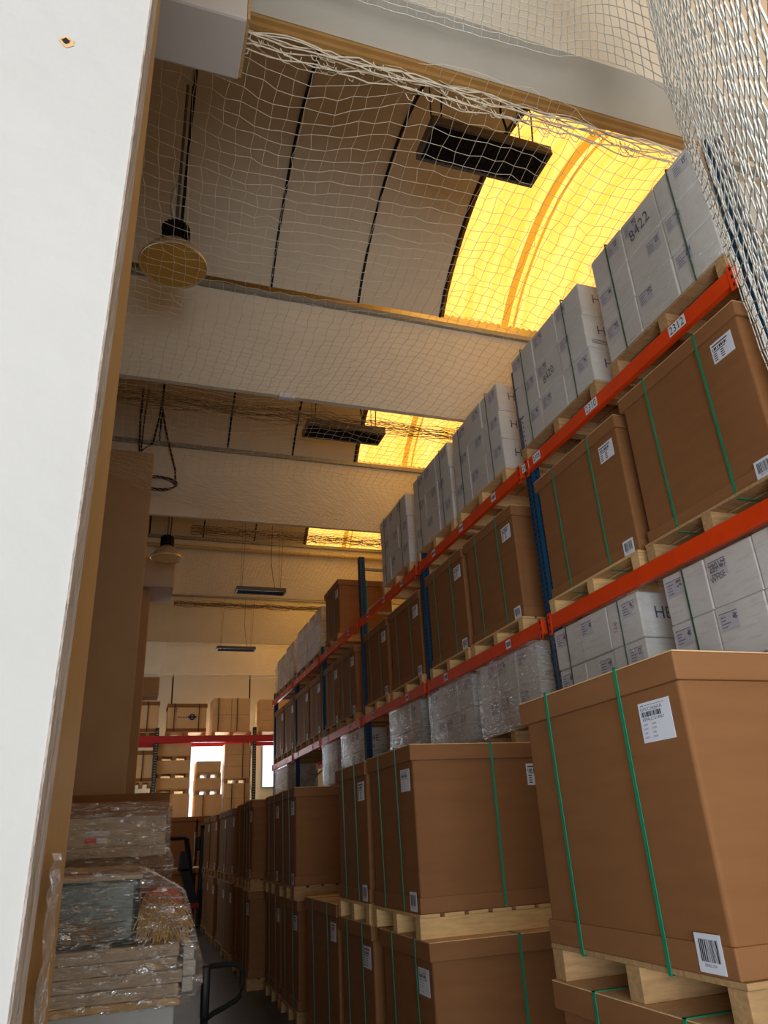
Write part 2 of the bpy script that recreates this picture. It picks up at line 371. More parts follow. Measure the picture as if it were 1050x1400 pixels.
mb.build('plaster_chip', wn, (0, 0, 0))
mb = MB()
for i in range(40):   # chipped arris strip
    a = z0+(z1-z0)*i/40; b = z0+(z1-z0)*(i+1)/40
    mb.hexa([(e1(a)-.0005, .638, a), (e1(a)+.0012, .641, a), (e2(a)+.0012, .72, a), (e2(a)-.001, .72, a),
             (e1(b)-.0005, .638, b), (e1(b)+.0012, .641, b), (e2(b)+.0012, .72, b), (e2(b)-.001, .72, b)], 'plasteredge')
struct(mb.build('trim_2'))
mb = MB()
mb.hexa([(-.3, .72, z0), (e2(z0)+.0005, .72, z0), (e3(z0), 1.0, z0), (-.3, 1.0, z0), (-.3, .72, z1), (e2(z1)+.0005, .72, z1), (e3(z1), 1.0, z1), (-.3, 1.0, z1)], 'jamb')
struct(mb.build('trim_3'))
# columns with corbels at the left of the aisle
mb = MB().bbox(-.85, .055, 10.95, 11.42, -1.81, 5.8, 'colm', .025)
struct(mb.build('column'))
mb = MB().bbox(-.6, .24, 15.55, 16.5, -1.81, 5.7, 'colm', .025).bbox(-.3, .69, 15.3, 16.45, 4.97, 5.58, 'corbel', .02)
struct(mb.build('column'))
mb = MB().bbox(-.6, .26, 19.7, 20.3, -1.81, 5.7, 'colm', .025).bbox(-.3, .69, 19.5, 20.3, 3.5, 3.95, 'colm', .02)
struct(mb.build('column'))
mb = MB().bbox(-.5, .285, 2.45, 2.8, 3.84, 6.2, 'corbel', .015)
mb.box(.286, .3, 2.46, 2.79, 3.86, 6.2, 'oldwood')
struct(mb.build('corbel'))

# ---------------------------------------------------------------- storage rack along the right
XR = 3.4
UP = [2.62, 5.44, 8.29, 10.97, 13.58, 16.0, 18.45]
rack = empty('pallet_rack', (XR, 10.5, -1.81), 'long blue and orange pallet rack loaded with cartons right of the aisle', 'rack')
def rel(mb, name, root, parent=None, smooth=False):
    # mesh given in eye coordinates, stored relative to the root
    l = root.location; s = Vector((l.x, l.y, l.z-H))
    mb.v = [(p[0]-s.x, p[1]-s.y, p[2]-s.z) for p in mb.v]
    return mb.build(name, parent or root, smooth=smooth)
for y in UP:
    for i, x in enumerate((XR+.02, XR+1.0)):
        mb = MB(); ztop = 4.24 if y in (UP[0], UP[1], UP[3]) else 3.36
        # C section with punched holes shown as dark slots
        mb.box(x, x+.012, y-.055, y+.055, -1.81, ztop, 'blue').box(x+.012, x+.09, y-.055, y-.045, -1.81, ztop, 'blue').box(x+.012, x+.09, y+.045, y+.055, -1.81, ztop, 'blue')
        mb.box(x-.004, x, y-.012, y+.012, -1.81, ztop, 'blue')
        k = -1.7
        while k < ztop:
            for dy in (-.034, .03): mb.box(x-.0012, x, y+dy-.006, y+dy+.008, k, k+.022, 'joint')
            mb.box(x+.04, x+.055, y-.0562, y-.055, k, k+.022, 'joint')
            k += .05
        mb.box(x-.03, x+.12, y-.08, y+.08, -1.81, -1.80, 'blue')
        post = rel(mb, 'upright_post', rack)
    mb = MB(); z = -1.5; s = 1
    while z < (3.4 if y in (UP[0], UP[1], UP[3]) else 2.4):
        mb.box(XR+.1, XR+1.0, y-.02, y+.02, z-.02, z+.02, 'galv') if s == 1 else None
        a, b = ((XR+.1, z), (XR+1.0, z+.75))
        mb.hexa([(a[0], y-.018, a[1]-.02), (b[0], y-.018, b[1]-.02), (b[0], y+.018, b[1]-.02), (a[0], y+.018, a[1]-.02),
                 (a[0], y-.018, a[1]+.02), (b[0], y-.018, b[1]+.02), (b[0], y+.018, b[1]+.02), (a[0], y+.018, a[1]+.02)], 'galv')
        z += .8
    if y in (UP[0], UP[1], UP[3]): mb.box(XR+.1, XR+1.0, y-.02, y+.02, 4.02, 4.06, 'galv')
    rel(mb, 'frame_brace', rack)
TXT = {(2, 0): ('2312', '2310', '2308', '2306')}
for lev, (zt, hgt) in enumerate(((.70, .11), (1.655, .12), (3.165, .115))):
    for b in range(len(UP)-1):
        ya, yb = UP[b]+.055, UP[b+1]-.055
        for x in (XR-.03, XR+1.03):
            mb = MB().bbox(x, x+.05, ya, yb, zt-hgt, zt, 'orange', .004)
            for yy, sg in ((ya, 1), (yb, -1)):   # end connector plates
                mb.box(x-.006, x, min(yy, yy+sg*.05), max(yy, yy+sg*.05), zt-hgt-.05, zt+.02, 'orange')
                for q in range(3): mb.box(x-.008, x-.006, yy+sg*.02-.006, yy+sg*.02+.006, zt-hgt-.03+q*.06, zt-hgt-.005+q*.06, 'joint')
            beam = rel(mb, 'beam', rack)
            if x < XR and lev > 0:
                if lev == 2 and b == 0: spots = [(3.22, '2312'), (4.28, '2310'), (5.16, '2308'), (5.37, '2306')]
                else: spots = [(ya+(yb-ya)*t, '') for t in ((.22, .78) if lev == 1 else (.2, .5, .8))]
                if lev == 1 and b == 0: spots = []
                for yy, tx in spots:
                    mb = MB(); fr = on('x', x-.0015, yy+.085, zt-hgt+.02)
                    wd = .17 if tx else .1
                    if tx in ('2308', '2306'): wd = .13
                    quad(mb, fr, 0, wd, 0, .082, .001, 'label')
                    if tx: put_text(mb, tx, fr, .088*wd/.17*1.0, .006, .012 if wd > .15 else .02, .0016, 'ink', 0, .85)
                    else:
                        for q in range(3): quad(mb, fr, .015+q*.028, .034+q*.028, .02, .06, .0016, 'ink')
                    rel(mb, 'beam_label', rack, beam)
                    # sub-part lives in the beam's frame (same origin as the rack)

# ---------------------------------------------------------------- pallets, crates, cartons
_pal = {}
def pallet(x0, y0, z0, w, d, label, old=False, h=.141, group='wooden pallets'):
    root = empty('wooden_pallet', (x0+d/2, y0+w/2, z0), label, 'pallet', group)
    key = (round(w, 2), round(d, 2), old, h)
    if key not in _pal:
        m = 'oldwood' if old else 'wood'; L = []
        for q in (-1, 0, 1):
            yc = q*(w/2-.05)
            L.append(('stringer', MB().bbox(-d/2, d/2, yc-.045, yc+.045, .0, h-.022, m, .004).mesh('stringer')))
        nb = 7; bw = d/nb
        for i in range(nb):
            L.append(('deck_board', MB().bbox(-d/2+i*bw, -d/2+i*bw+bw*.82, -w/2, w/2, h-.022, h-.001, m, .003).mesh('deck_board')))
        _pal[key] = L
    for n, me in _pal[key]: link(n, me, root, (0, 0, 0))
    return root
_lab = {}
def big_label_mesh(face, fine):
    k = ('big', face, fine)
    if k in _lab: return _lab[k]
    mb = MB(); f0 = on(face, 0, 0, 0); W_, H_ = .185, .21
    fr = lambda u, v, e=0: f0(u, v*.7, e)
    rect(mb, fr, 0, W_, 0, H_, .0012, 'label')
    _lab[k] = mb.mesh('label')
    p = MB(); e = .0016
    if fine:
        quad(p, fr, .012, .02, .191, .196, e, 'ink'); p.lathe([(0, 0)], 'ink') if False else None
        quad(p, fr, .024, .031, .190, .198, e, 'ink')
        for i in range(7): quad(p, fr, .04+i*.017, .052+i*.017, .192, .1955, e, 'greyink')
        put_text(p, 'E3M2C260B', fr, .026, .010, .165, e, 'greyink', 0, .75); put_text(p, 'AA', fr, .03, .108, .166, e, 'greyink', 0, .8)
        bars(p, fr, .012, .13, .133, .16, e, 'ink', 26, 3)
        put_text(p, '83PALC1314967', fr, .023, .016, .112, e, 'ink', 0, .8)
        for r_ in range(4):
            for c_, uu in enumerate((.012, .062)):
                put_text(p, ('1OOR', 'E1OM', '1O0I', 'IOOH')[r_], fr, .014, uu, .088-r_*.022, e, 'ink', 0, .75)
    else:
        quad(p, fr, .012, .15, .172, .188, e, 'greyink')
        bars(p, fr, .012, .14, .13, .16, e, 'ink', 14, 3)
        quad(p, fr, .016, .12, .112, .122, e, 'greyink')
        for r_ in range(4):
            for uu in (.012, .072): quad(p, fr, uu, uu+.03, .088-r_*.022, .098-r_*.022, e, 'ink')
    _lab[(k, 'p')] = p.mesh('label_print')
    return _lab[k]
def small_label_mesh(face):
    k = ('small', face)
    if k in _lab: return _lab[k]
    mb = MB(); fr = on(face, 0, 0, 0)
    rect(mb, fr, 0, .125, 0, .115, .0012, 'label'); _lab[k] = mb.mesh('barcode_label')
    p = MB(); bars(p, fr, .018, .108, .032, .098, .0016, 'ink', 20, 5)
    put_text(p, '83PALC1314', fr, .013, .03, .018, .0016, 'ink', 0, .8)
    _lab[(k, 'p')] = p.mesh('barcode')
    return _lab[k]
def add_label(root, kind, face, loc, fine=False):
    if kind == 'big':
        o = link('label', big_label_mesh(face, fine), root, loc); me = _lab[(('big', face, fine), 'p')]; n = 'label_print'
    else:
        o = link('barcode_label', small_label_mesh(face), root, loc); me = _lab[(('small', face), 'p')]; n = 'barcode'
    o['label'] = 'white printed paper label'
    link(n, me, o, (0, 0, 0))
_cr = {}
def crate(x0, y0, z0, w, d, h, label, group, straps=(-.24, .22), end_strap=False, end_label=False, fine=False, labels=True, small=True, rz=0, tray=True, strapmat='strap', over=.022):
    root = empty('cardboard_crate', (x0+d/2, y0+w/2, z0), label, 'crate', group, rz)
    key = (round(w, 2), round(d, 2), round(h, 2), tray)
    o = over
    if key not in _cr:
        b = MB().bbox(-d/2+o, d/2-o, -w/2+o, w/2-o, .004, h-.012, 'kraft', .018, 4).mesh('body')
        l = MB().bbox(-d/2, d/2, -w/2, w/2, h-.108, h-.004, 'kraft2', .006)
        l.box(-d/2+.001, d/2-.001, -w/2+.001, w/2-.001, h-.0045, h, 'kraftedge')
        t = MB().bbox(-d/2+o*.5, d/2-o*.5, -w/2+o*.5, w/2-o*.5, 0, .095, 'kraft2', .006).mesh('base_tray') if tray else None
        _cr[key] = (b, l.mesh('lid'), t)
    b, l, t = _cr[key]
    link('body', b, root, (0, 0, 0)); link('lid', l, root, (0, 0, 0))
    if t: link('base_tray', t, root, (0, 0, 0))
    for s in straps:
        yy = s*w; hw = .009; e = .0035
        mb = MB()
        mb.box(-d/2-e, -d/2-.0005, yy-hw, yy+hw, h-.112, h+e, strapmat)
        mb.hexa([(-d/2+o*.5-e, yy-hw, .085), (-d/2+o*.5-.0005, yy-hw, .085), (-d/2+o*.5-.0005, yy+hw, .085), (-d/2+o*.5-e, yy+hw, .085),
                 (-d/2-e, yy-hw, h-.112), (-d/2-.0005, yy-hw, h-.112), (-d/2-.0005, yy+hw, h-.112), (-d/2-e, yy+hw, h-.112)], strapmat)
        mb.hexa([(-d/2+o*.5-e, yy-hw, -.024), (-d/2+o*.5-.0005, yy-hw, -.024), (-d/2+o*.5-.0005, yy+hw, -.024), (-d/2+o*.5-e, yy+hw, -.024),
                 (-d/2+o*.5-e, yy-hw, .086), (-d/2+o*.5-.0005, yy-hw, .086), (-d/2+o*.5-.0005, yy+hw, .086), (-d/2+o*.5-e, yy+hw, .086)], strapmat)
        mb.box(-d/2-e, d/2, yy-hw, yy+hw, h, h+e, strapmat)
        mb.box(-d/2+o*.5, d/2, yy-hw, yy+hw, -.026, -.023, strapmat)
        so = mb.build('strap', root, (0, 0, 0)); so['label'] = 'green plastic strap'
    if end_strap:
        hw = .009; e = .0035; xx = .02
        mb = MB()
        mb.box(xx-hw, xx+hw, -w/2-e, -w/2-.0005, h-.112, h+e, strapmat)
        mb.hexa([(xx-hw, -w/2+o*.5-e, -.02), (xx+hw, -w/2+o*.5-e, -.02), (xx+hw, -w/2+o*.5-.0005, -.02), (xx-hw, -w/2+o*.5-.0005, -.02),
                 (xx-hw, -w/2-e, h-.112), (xx+hw, -w/2-e, h-.112), (xx+hw, -w/2-.0005, h-.112), (xx-hw, -w/2-.0005, h-.112)], strapmat)
        mb.box(xx-hw, xx+hw, -w/2-e, w/2, h, h+e, strapmat)
        so = mb.build('strap', root, (0, 0, 0)); so['label'] = 'green plastic strap'
    if labels: add_label(root, 'big', 'x', (-d/2+o-.001, -w/2+o+.255, h-.305), fine)
    if small: add_label(root, 'small', 'x', (-d/2+o*.5-.001, -w/2+o+.17, .01))
    if end_label: add_label(root, 'big', 'y', (d/2-o-.28, -w/2+o-.001, h-.30), False)
    return root

# floor row, two tiers high: near-edge y, depth y, front x
ROW = [(2.19, 1.19, 1.87, 'first'), (4.98, 1.0, 1.87, 'second'), (6.1, .93, 1.88, 'third'), (9.09, .95, 1.93, 'fifth'), (10.2, .95, 1.96, 'sixth'), (11.5, .62, 1.82, 'seventh'),
       (12.2, 1.25, 1.88, 'eighth'), (14.1, 1.1, 1.92, 'ninth'), (15.4, 1.1, 1.94, 'tenth'), (17.0, 1.2, 1.95, 'eleventh'), (18.5, 1.2, 1.96, 'twelfth')]
ZL, ZU = -1.669, -.479
for y, wd, x, nm in ROW:
    near = nm in ('first', 'second'); d = 1.2
    dx = 0 if near else R.uniform(-.03, .05)
    yl = y-.13 if nm == 'second' else y+(0 if near else R.uniform(-.04, .02))
    pallet(x+dx, yl, -1.81, wd, d, 'wooden pallet on the floor under the %s column of the crate row' % nm, True)
    crate(x+dx, yl, ZL, wd, d, 1.048, 'lower brown cardboard crate in the %s column of the floor row' % nm, 'crates standing in the floor row', end_strap=(nm == 'second'), fine=near, strapmat='strap', small=near)
    pallet(x+(.02 if nm == 'first' else 0), y, ZL+1.049, wd, d, 'wooden pallet between the two crates of the %s column in the floor row' % nm, nm not in ('second', 'third'))
    crate(x, y, ZU, wd, d, 1.054, 'upper brown cardboard crate in the %s column of the floor row' % nm, 'crates standing in the floor row', end_strap=(nm == 'second'), end_label=(nm == 'second'), fine=near,
          straps=(-.2, .27) if nm == 'first' else (-.18, .22))
pallet(1.88, 7.1, -1.81, 1.25, 1.2, 'wooden pallet on the floor under the single low crate', True)
crate(1.88, 7.1, ZL, 1.25, 1.2, 1.13, 'single low brown crate with nothing on it, beyond the third column', 'crates standing in the floor row', small=False)

# brown crates on the middle rack level
MID = [(2.79, 1.24, 'first'), (4.11, 1.27, 'second'), (5.86, 1.15, 'third'), (7.08, 1.12, 'fourth'), (8.46, 1.2, 'fifth'), (9.78, 1.1, 'sixth'), (11.42, 1.0, 'seventh'), (12.48, .98, 'eighth'),
       (13.75, .96, 'ninth'), (14.78, 1.15, 'tenth'), (16.2, 1.05, 'eleventh'), (17.35, 1.0, 'twelfth')]
for i, (y, wd, nm) in enumerate(MID):
    pallet(XR+.0, y, 1.657, wd, 1.1, 'wooden pallet under the %s brown crate on the middle rack level' % nm, i > 5 or i == 0)
    crate(XR+.02, y, 1.799, wd, 1.05, 1.2 if i == 0 else (1.14 if i < 4 else 1.08), '%s brown crate from the front on the middle rack level' % nm, 'brown crates on the middle rack level',
          straps=(-.2, .24), fine=False, strapmat='strap')
pallet(XR, 12.28, 3.167, 1.05, 1.1, 'wooden pallet under the lone brown crate on the top rack level', True)
crate(XR+.02, 12.28, 3.309, 1.02, 1.05, 1.0, 'lone brown crate on the top rack level behind the blue post', 'brown crates on the top rack level', straps=(-.2, .22), end_strap=True, small=False)

# white cartons: three columns to a stack
_ct = {}
def carton_meshes(w, d, h, var):
    k = (round(w, 3), d, h, var)
    if k in _ct: return _ct[k]
    body = MB().bbox(-d/2, d/2, -w/2, w/2, .002, h-.002, 'white', .012, 3).mesh('carton')
    p = MB(); fr = on('x', -d/2, w/2, 0); e = .0008
    u0 = .03 if var % 2 else w-.2
    quad(p, fr, u0, u0+.15, h-.16, h-.05, e, 'label_print')
    e = .0014
    quad(p, fr, u0, u0+.15, h-.053, h-.048, e, 'greyink')
    q = random.Random(var)
    for i in range(5):
        for j in range(5):
            if q.random() < .6: quad(p, fr, u0+.1+i*.009, u0+.109+i*.009, h-.105+j*.009, h-.096+j*.009, e, 'greyink')
    for j in range(4): quad(p, fr, u0+.01, u0+.05+.04*q.random(), h-.078-j*.02, h-.072-j*.02, e, 'greyink')
    lab = p.mesh('printed_label')
    t = MB(); fr = on('y', 0, -w/2, 0)
    put_text(t, 'HE', fr, .13, -d/2+.12, h*.42, .001, 'navy')
    for j in range(3): quad(t, fr, -d/2+.05, -d/2+.2, .04+j*.016, .048+j*.016, .001, 'greyink') if var == 3 else None
    side = t.mesh('side_print')
    _ct[k] = (body, lab, side); return _ct[k]
def carton(x, y, z, w, d, h, label, group, var, end):
    body, lab, side = carton_meshes(w, d, h, var)
    o = link('white_carton', body, None, (x+d/2, y+w/2, z+H)); tag(o, label, 'carton', group)
    link('printed_label', lab, o, (0, 0, 0))['label'] = 'grey printed label'
    if end: link('side_print', side, o, (0, 0, 0))['label'] = 'navy letters on the carton end'
    return o
LAY = {3: ('bottom', 'middle', 'top'), 2: ('lower', 'upper')}
def scribble(parent, s, loc, size, rot=.15):
    p = MB(); put_text(p, s, on('x', 0, 0, 0), size, 0, 0, .002, 'greyink', rot, .8)
    p.build('handwriting', parent, loc)['label'] = 'handwritten marker number'
def stack(y0, y1, z0, layers, nm, lev, film=None, cols=3, strap=True, x=XR, h=.338, grp=None, notes=None):
    w = (y1-y0)/cols; d = .62; grp = grp or 'white cartons on the %s rack level' % lev
    out = {}
    for l in range(layers):
        for c in range(cols):
            col = ('near', 'middle', 'far')[c] if cols == 3 else ('near', 'far')[c]
            jx = R.uniform(-.008, .008)
            o = carton(x+jx+.012, y0+c*w+.002, z0+l*h, w-.004, d, h,
                   'white carton in %s layer, %s column, %s stack from the front, %s rack level' % (LAY[layers][l], col, nm, lev), grp, R.randint(0, 5), c == 0)
            out[(l, c)] = o
    top = z0+layers*h
    if strap:
        for sname, t in (('near', .2), ('far', .82)):
            yy = y0+(y1-y0)*t; e = .003
            mb = MB().box(x-e, x-.0005, yy-.007, yy+.007, z0-.02, top+e, 'strapdark').box(x, x+d+.03, yy-.007, yy+.007, top+.0005, top+e, 'strapdark').box(x+d+.03, x+d+.033, yy-.007, yy+.007, z0-.02, top+e, 'strapdark')
            tag(mb.build('strapping_band'), 'dark green strapping band at the %s end of %s white stack, %s rack level' % (sname, nm, lev), 'strap', 'strapping bands on white stacks')
    if film:
        g = .012 if film != 'filmshiny' else .016; n = 14; v = []; f = []
        ring = [(x-g, y0-g), (x-g, (y0+y1)/2), (x-g, y1+g), (x+d+.04, y1+g), (x+d+.04, y0-g), (x+d*.5, y0-g)]
        k = len(ring)
        for i in range(n+1):
            zz = z0-.03+(top+.01-z0+.03)*i/n
            for (a, b) in ring: v.append((a+R.uniform(-.006, .004), b+R.uniform(-.005, .005), zz))
        for i in range(n):
            for j in range(k): f.append((i*k+j, i*k+(j+1) % k, (i+1)*k+(j+1) % k, (i+1)*k+j))
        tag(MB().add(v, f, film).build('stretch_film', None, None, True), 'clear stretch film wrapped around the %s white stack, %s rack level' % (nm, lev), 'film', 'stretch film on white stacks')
    return out
TOP = [(2.74, 3.99, 'first'), (4.22, 5.46, 'second'), (5.82, 7.01, 'third'), (7.14, 8.33, 'fourth'), (8.63, 9.77, 'fifth')]
for i, (a, b, nm) in enumerate(TOP):
    pallet(XR-.0, a-.01, 3.167, b-a+.02, 1.0, 'wooden pallet under the %s white stack on the top rack level' % nm, i < 2, .165)
    s = stack(a, b, 3.335, 3, nm, 'top', 'filmdull')
    if i == 0: scribble(s[(2, 1)], '8422', (-.313, .12, .10), .15)
    if i == 1: scribble(s[(1, 1)], '8420', (-.313, .1, .08), .12)
LOW = [(2.72, 3.95, 'first', 'filmdull'), (4.22, 5.4, 'second', 'filmdull'), (5.72, 6.9, 'third', 'filmshiny'), (7.1, 8.26, 'fourth', 'filmshiny'), (8.62, 9.72, 'fifth', 'filmshiny'),
       (11.1, 12.2, 'sixth', 'filmshiny'), (12.56, 13.5, 'seventh', 'filmshiny'), (16.7, 18.2, 'eighth', 'filmshiny')]
for i, (a, b, nm, fm) in enumerate(LOW):
    pallet(XR, a-.01, .702, b-a+.02, 1.0, 'wooden pallet under the %s white stack on the low rack level' % nm, True)
    s = stack(a, b, .845, 2, nm, 'low', fm, strap=(i < 2))
    if i == 0: scribble(s[(1, 1)], '2301', (-.313, .17, .22), .07); scribble(s[(1, 1)], 'WHSE', (-.313, .17, .15), .06)
    if i == 1: scribble(s[(1, 0)], '12/6', (-.313, .1, .1), .06, 1.4)
pallet(XR+.1, 9.82, .702, 1.14, .92, 'wooden pallet under the white cartons in the rack gap', True)
# cartons standing deeper in, seen through the gap
for l in range(2):
    o = carton(XR+.35, 9.85, .845+l*.34, 1.1, .6, .338, 'white carton deep in the rack gap, %s of two, behind the brace' % ('lower', 'upper')[l], 'white cartons deep in the rack', 1, False)
    pm = MB(); put_text(pm, 'OXOX', on('x', 0, 0, 0), .16, 0, 0, .001, 'ink'); pm.build('front_print', o, (-.301, .35, .12))
# tall wrapped loads at the far end of the top level
for i, (a, b, zt, nm) in enumerate(((13.62, 14.7, 4.22, 'first'), (14.8, 15.85, 4.22, 'second'), (16.2, 17.1, 4.16, 'third'), (17.2, 18.2, 4.1, 'fourth'))):
    pallet(XR, a, 3.167, b-a, 1.0, 'wooden pallet under the %s silvery wrapped load on the top level' % nm, True)
    root = empty('wrapped_load', (XR+.5, (a+b)/2, 3.309), '%s silvery film wrapped load beyond the lone brown crate' % nm, 'load', 'silvery wrapped loads')
    L = b-a; q = random.Random(i)
    for k in range(2):
        for l in range(3 if i < 2 else 2):
            hh = (zt-3.31)/(3 if i < 2 else 2)
            MB().bbox(-.46, .3, -L/2+.03+k*L/2, -L/2+k*L/2+L/2-.04, l*hh+.003, (l+1)*hh-.01, 'sheet', .015).build('inner_box', root, (0, 0, 0))
    v = []; f = []; n = 16; m_ = 10
    for r_ in range(m_+1):
        t = r_/m_; zz = (zt-3.3)*t*1.02; sq = 1.0 if t < .8 else 1-.25*(t-.8)/.2
        for k in range(n):
            an = 2*PI*k/n; ca, sa = math.cos(an), math.sin(an); mm = max(abs(ca), abs(sa))
            v.append((-.08+.42*ca/mm*sq+q.uniform(-.02, .02), (L/2+.01)*sa/mm*sq+q.uniform(-.02, .02), zz))
    for r_ in range(m_):
        for k in range(n): f.append((r_*n+k, r_*n+(k+1) % n, (r_+1)*n+(k+1) % n, (r_+1)*n+k))
    f.append(tuple(m_*n+k for k in range(n)))
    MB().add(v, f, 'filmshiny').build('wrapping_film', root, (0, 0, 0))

# ---------------------------------------------------------------- rack across the far end
br = empty('pallet_rack', (2.2, 22.5, -1.81), 'far rack with red beam and dark posts standing before the windows', 'rack')
for x in (.83, 3.6):
    for y in (22.5, 23.5):
        mb = MB().box(x-.05, x+.05, y, y+.09, -1.81, 3.12, 'darksteel')
        k = -1.7
        while k < 3.0: mb.box(x-.03, x+.03, y-.002, y, k, k+.03, 'galv'); k += .07
        rel(mb, 'upright_post', br)
    mb = MB()
    for z in (-1, 0, 1, 2): mb.hexa([(x-.015, 22.55, z), (x+.015, 22.55, z), (x+.015, 23.5, z+.85), (x-.015, 23.5, z+.85), (x-.015, 22.55, z+.04), (x+.015, 22.55, z+.04), (x+.015, 23.5, z+.89), (x-.015, 23.5, z+.89)], 'galv')
    rel(mb, 'frame_brace', br)
for y in (22.46, 23.52): rel(MB().bbox(-1.8, 5.6, y, y+.05, 2.70, 2.89, 'red', .006), 'beam', br)
def tan_box(x0, x1, z0, z1, label, y=22.6, d=.85, trim=False, mark=False, bands=(), lidc='kraft2', grp='tan cartons on the far rack'):
    o = MB().bbox(x0, x1, y, y+d, z0, z1, 'backkraft', .01).build('tan_carton'); tag(o, label, 'carton', grp)
    if trim:
        MB().bbox(x0-.02, x1+.02, y-.02, y+d, z1-.1, z1+.01, lidc, .006).build('lid', o, (0, 0, 0)); MB().bbox(x0-.01, x1+.01, y-.015, y+d, z0, z0+.09, lidc, .006).build('base_tray', o, (0, 0, 0))
    for t in bands: MB().box(x0+(x1-x0)*t-.008, x0+(x1-x0)*t+.008, y-.026, y-.001, z0, z1+.012, 'joint').build('strap', o, (0, 0, 0))
    if mark:
        p = MB(); fr = on('y', x0, y, z0)
        for q in range(5): quad(p, fr, .28+q*.07, .335+q*.07, .39, .42, .002, 'greyink')
        p.tube([(x0+.68+.07*math.cos(a*PI/6), y-.004, z0+.41+.07*math.sin(a*PI/6)) for a in range(12)], .022, 'navy', 6, True)
        quad(p, fr, .56, .8, .385, .435, .003, 'navy')
        quad(p, fr, .2, .24, .55, .58, .002, 'greyink'); quad(p, fr, .2, .24, .62, .65, .002, 'greyink')
        p.build('printed_mark', o, (0, 0, 0))
    return o
def bpallet(x0, x1, z0, label, h=.13):
    root = empty('wooden_pallet', ((x0+x1)/2, 22.6, z0), label, 'pallet', 'pale pallets on the far rack'); w_ = x1-x0
    for q in (-1, 0, 1): MB().bbox(q*(w_/2-.06)-.05, q*(w_/2-.06)+.05, 0, .85, 0, h-.025, 'oldwood', .004).build('block', root, (0, 0, 0))
    MB().bbox(-w_/2, w_/2, 0, .85, h-.025, h, 'wood', .003).build('deck', root, (0, 0, 0))
bpallet(.25, .9, 2.89, 'pale pallet on the red beam, under the leftmost upper carton'); tan_box(.28, .84, 3.02, 3.86, 'leftmost tan carton above the red beam, beside the brown column', trim=True, bands=(.45,))
bpallet(1.08, 2.2, 2.89, 'pale pallet on the red beam under the carton with round mark'); tan_box(1.1, 2.19, 3.02, 3.8, 'tan carton with brown lid and round dark mark above red beam', trim=True, mark=True, bands=(.16, .8))
bpallet(2.35, 3.5, 2.89, 'pale pallet on the red beam under the plain wrapped cartons')
for r_ in range(2):
    for c_ in range(2): tan_box(2.37+c_*.55, 2.91+c_*.55, 3.02+r_*.48, 3.495+r_*.48, 'plain tan carton, %s %s of the four above the red beam' % (('lower', 'upper')[r_], ('left', 'right')[c_]), bands=(.3,))
bpallet(3.72, 4.9, 2.89, 'pale pallet on the red beam at the right, partly behind the tall rack')
for r_ in range(3): tan_box(3.76, 4.85, 3.02+r_*.31, 3.325+r_*.31, 'tan carton above the red beam at right end, %s of three' % ('lowest', 'middle', 'topmost')[r_])
# below the red beam
bpallet(.2, .79, 1.56, 'pale pallet under the lidded carton left of the dark post'); tan_box(.22, .77, 1.69, 2.5, 'lidded tan carton below the red beam, left of the dark post', trim=True, bands=(.5,))
tan_box(.85, 1.8, 2.37, 2.69, 'topmost tan carton in the tower left of the bright window')
bpallet(.9, 1.8, 2.236, 'topmost pale pallet in the tower left of the bright window')
tan_box(.87, 1.8, 1.9, 2.235, 'second tan carton from the top in the tower left of the window'); bpallet(.9, 1.8, 1.768, 'middle pale pallet in the tower left of the bright window')
tan_box(.88, 1.81, 1.478, 1.767, 'third tan carton from the top in the tower left of the window'); bpallet(.9, 1.8, 1.344, 'lowest pale pallet in the tower left of the bright window')
tan_box(.9, 1.82, .35, 1.343, 'tall lowest tan carton in the tower left of the window', bands=(.4,))
tan_box(1.98, 2.66, 1.88, 2.19, 'top tan carton in the tower before the bright window'); bpallet(1.98, 2.68, 1.742, 'upper pale pallet in the tower before the bright window')
tan_box(1.97, 2.68, 1.43, 1.74, 'middle tan carton in the tower before the bright window'); bpallet(1.98, 2.68, 1.296, 'lower pale pallet in the tower before the bright window')
tan_box(1.98, 2.72, .35, 1.295, 'tall bottom tan carton in the tower before the bright window', bands=(.3,))
for r_ in range(3): tan_box(2.76, 3.48, 1.72+r_*.318, 2.034+r_*.318, '%s tan carton above the pallet in the tower right of the window' % ('lowest', 'middle', 'topmost')[r_], bands=(.72,))
bpallet(2.76, 3.5, 1.588, 'pale pallet in the tower right of the bright window')
for r_ in range(3): tan_box(2.77, 3.5, .35+r_*.41, .757+r_*.41, '%s tan carton below the pallet in the tower right of the window' % ('lowest', 'middle', 'topmost')[r_], bands=(.3, .8))
# big brown crates standing before that rack
for (x0, x1, nm) in ((1.0, 1.95, 'left'), (1.98, 2.62, 'right'), (-.1, .95, 'far left')):
    for (za, hh, t) in ((-1.81, 1.26, 'lower'), (-.5, 1.2, 'upper')):
        r_ = crate(x0, 21.5, za, .85, x1-x0, hh, '%s %s brown crate behind the parked stacker truck' % (t, nm), 'crates behind the stacker truck', straps=(), labels=False, small=False)
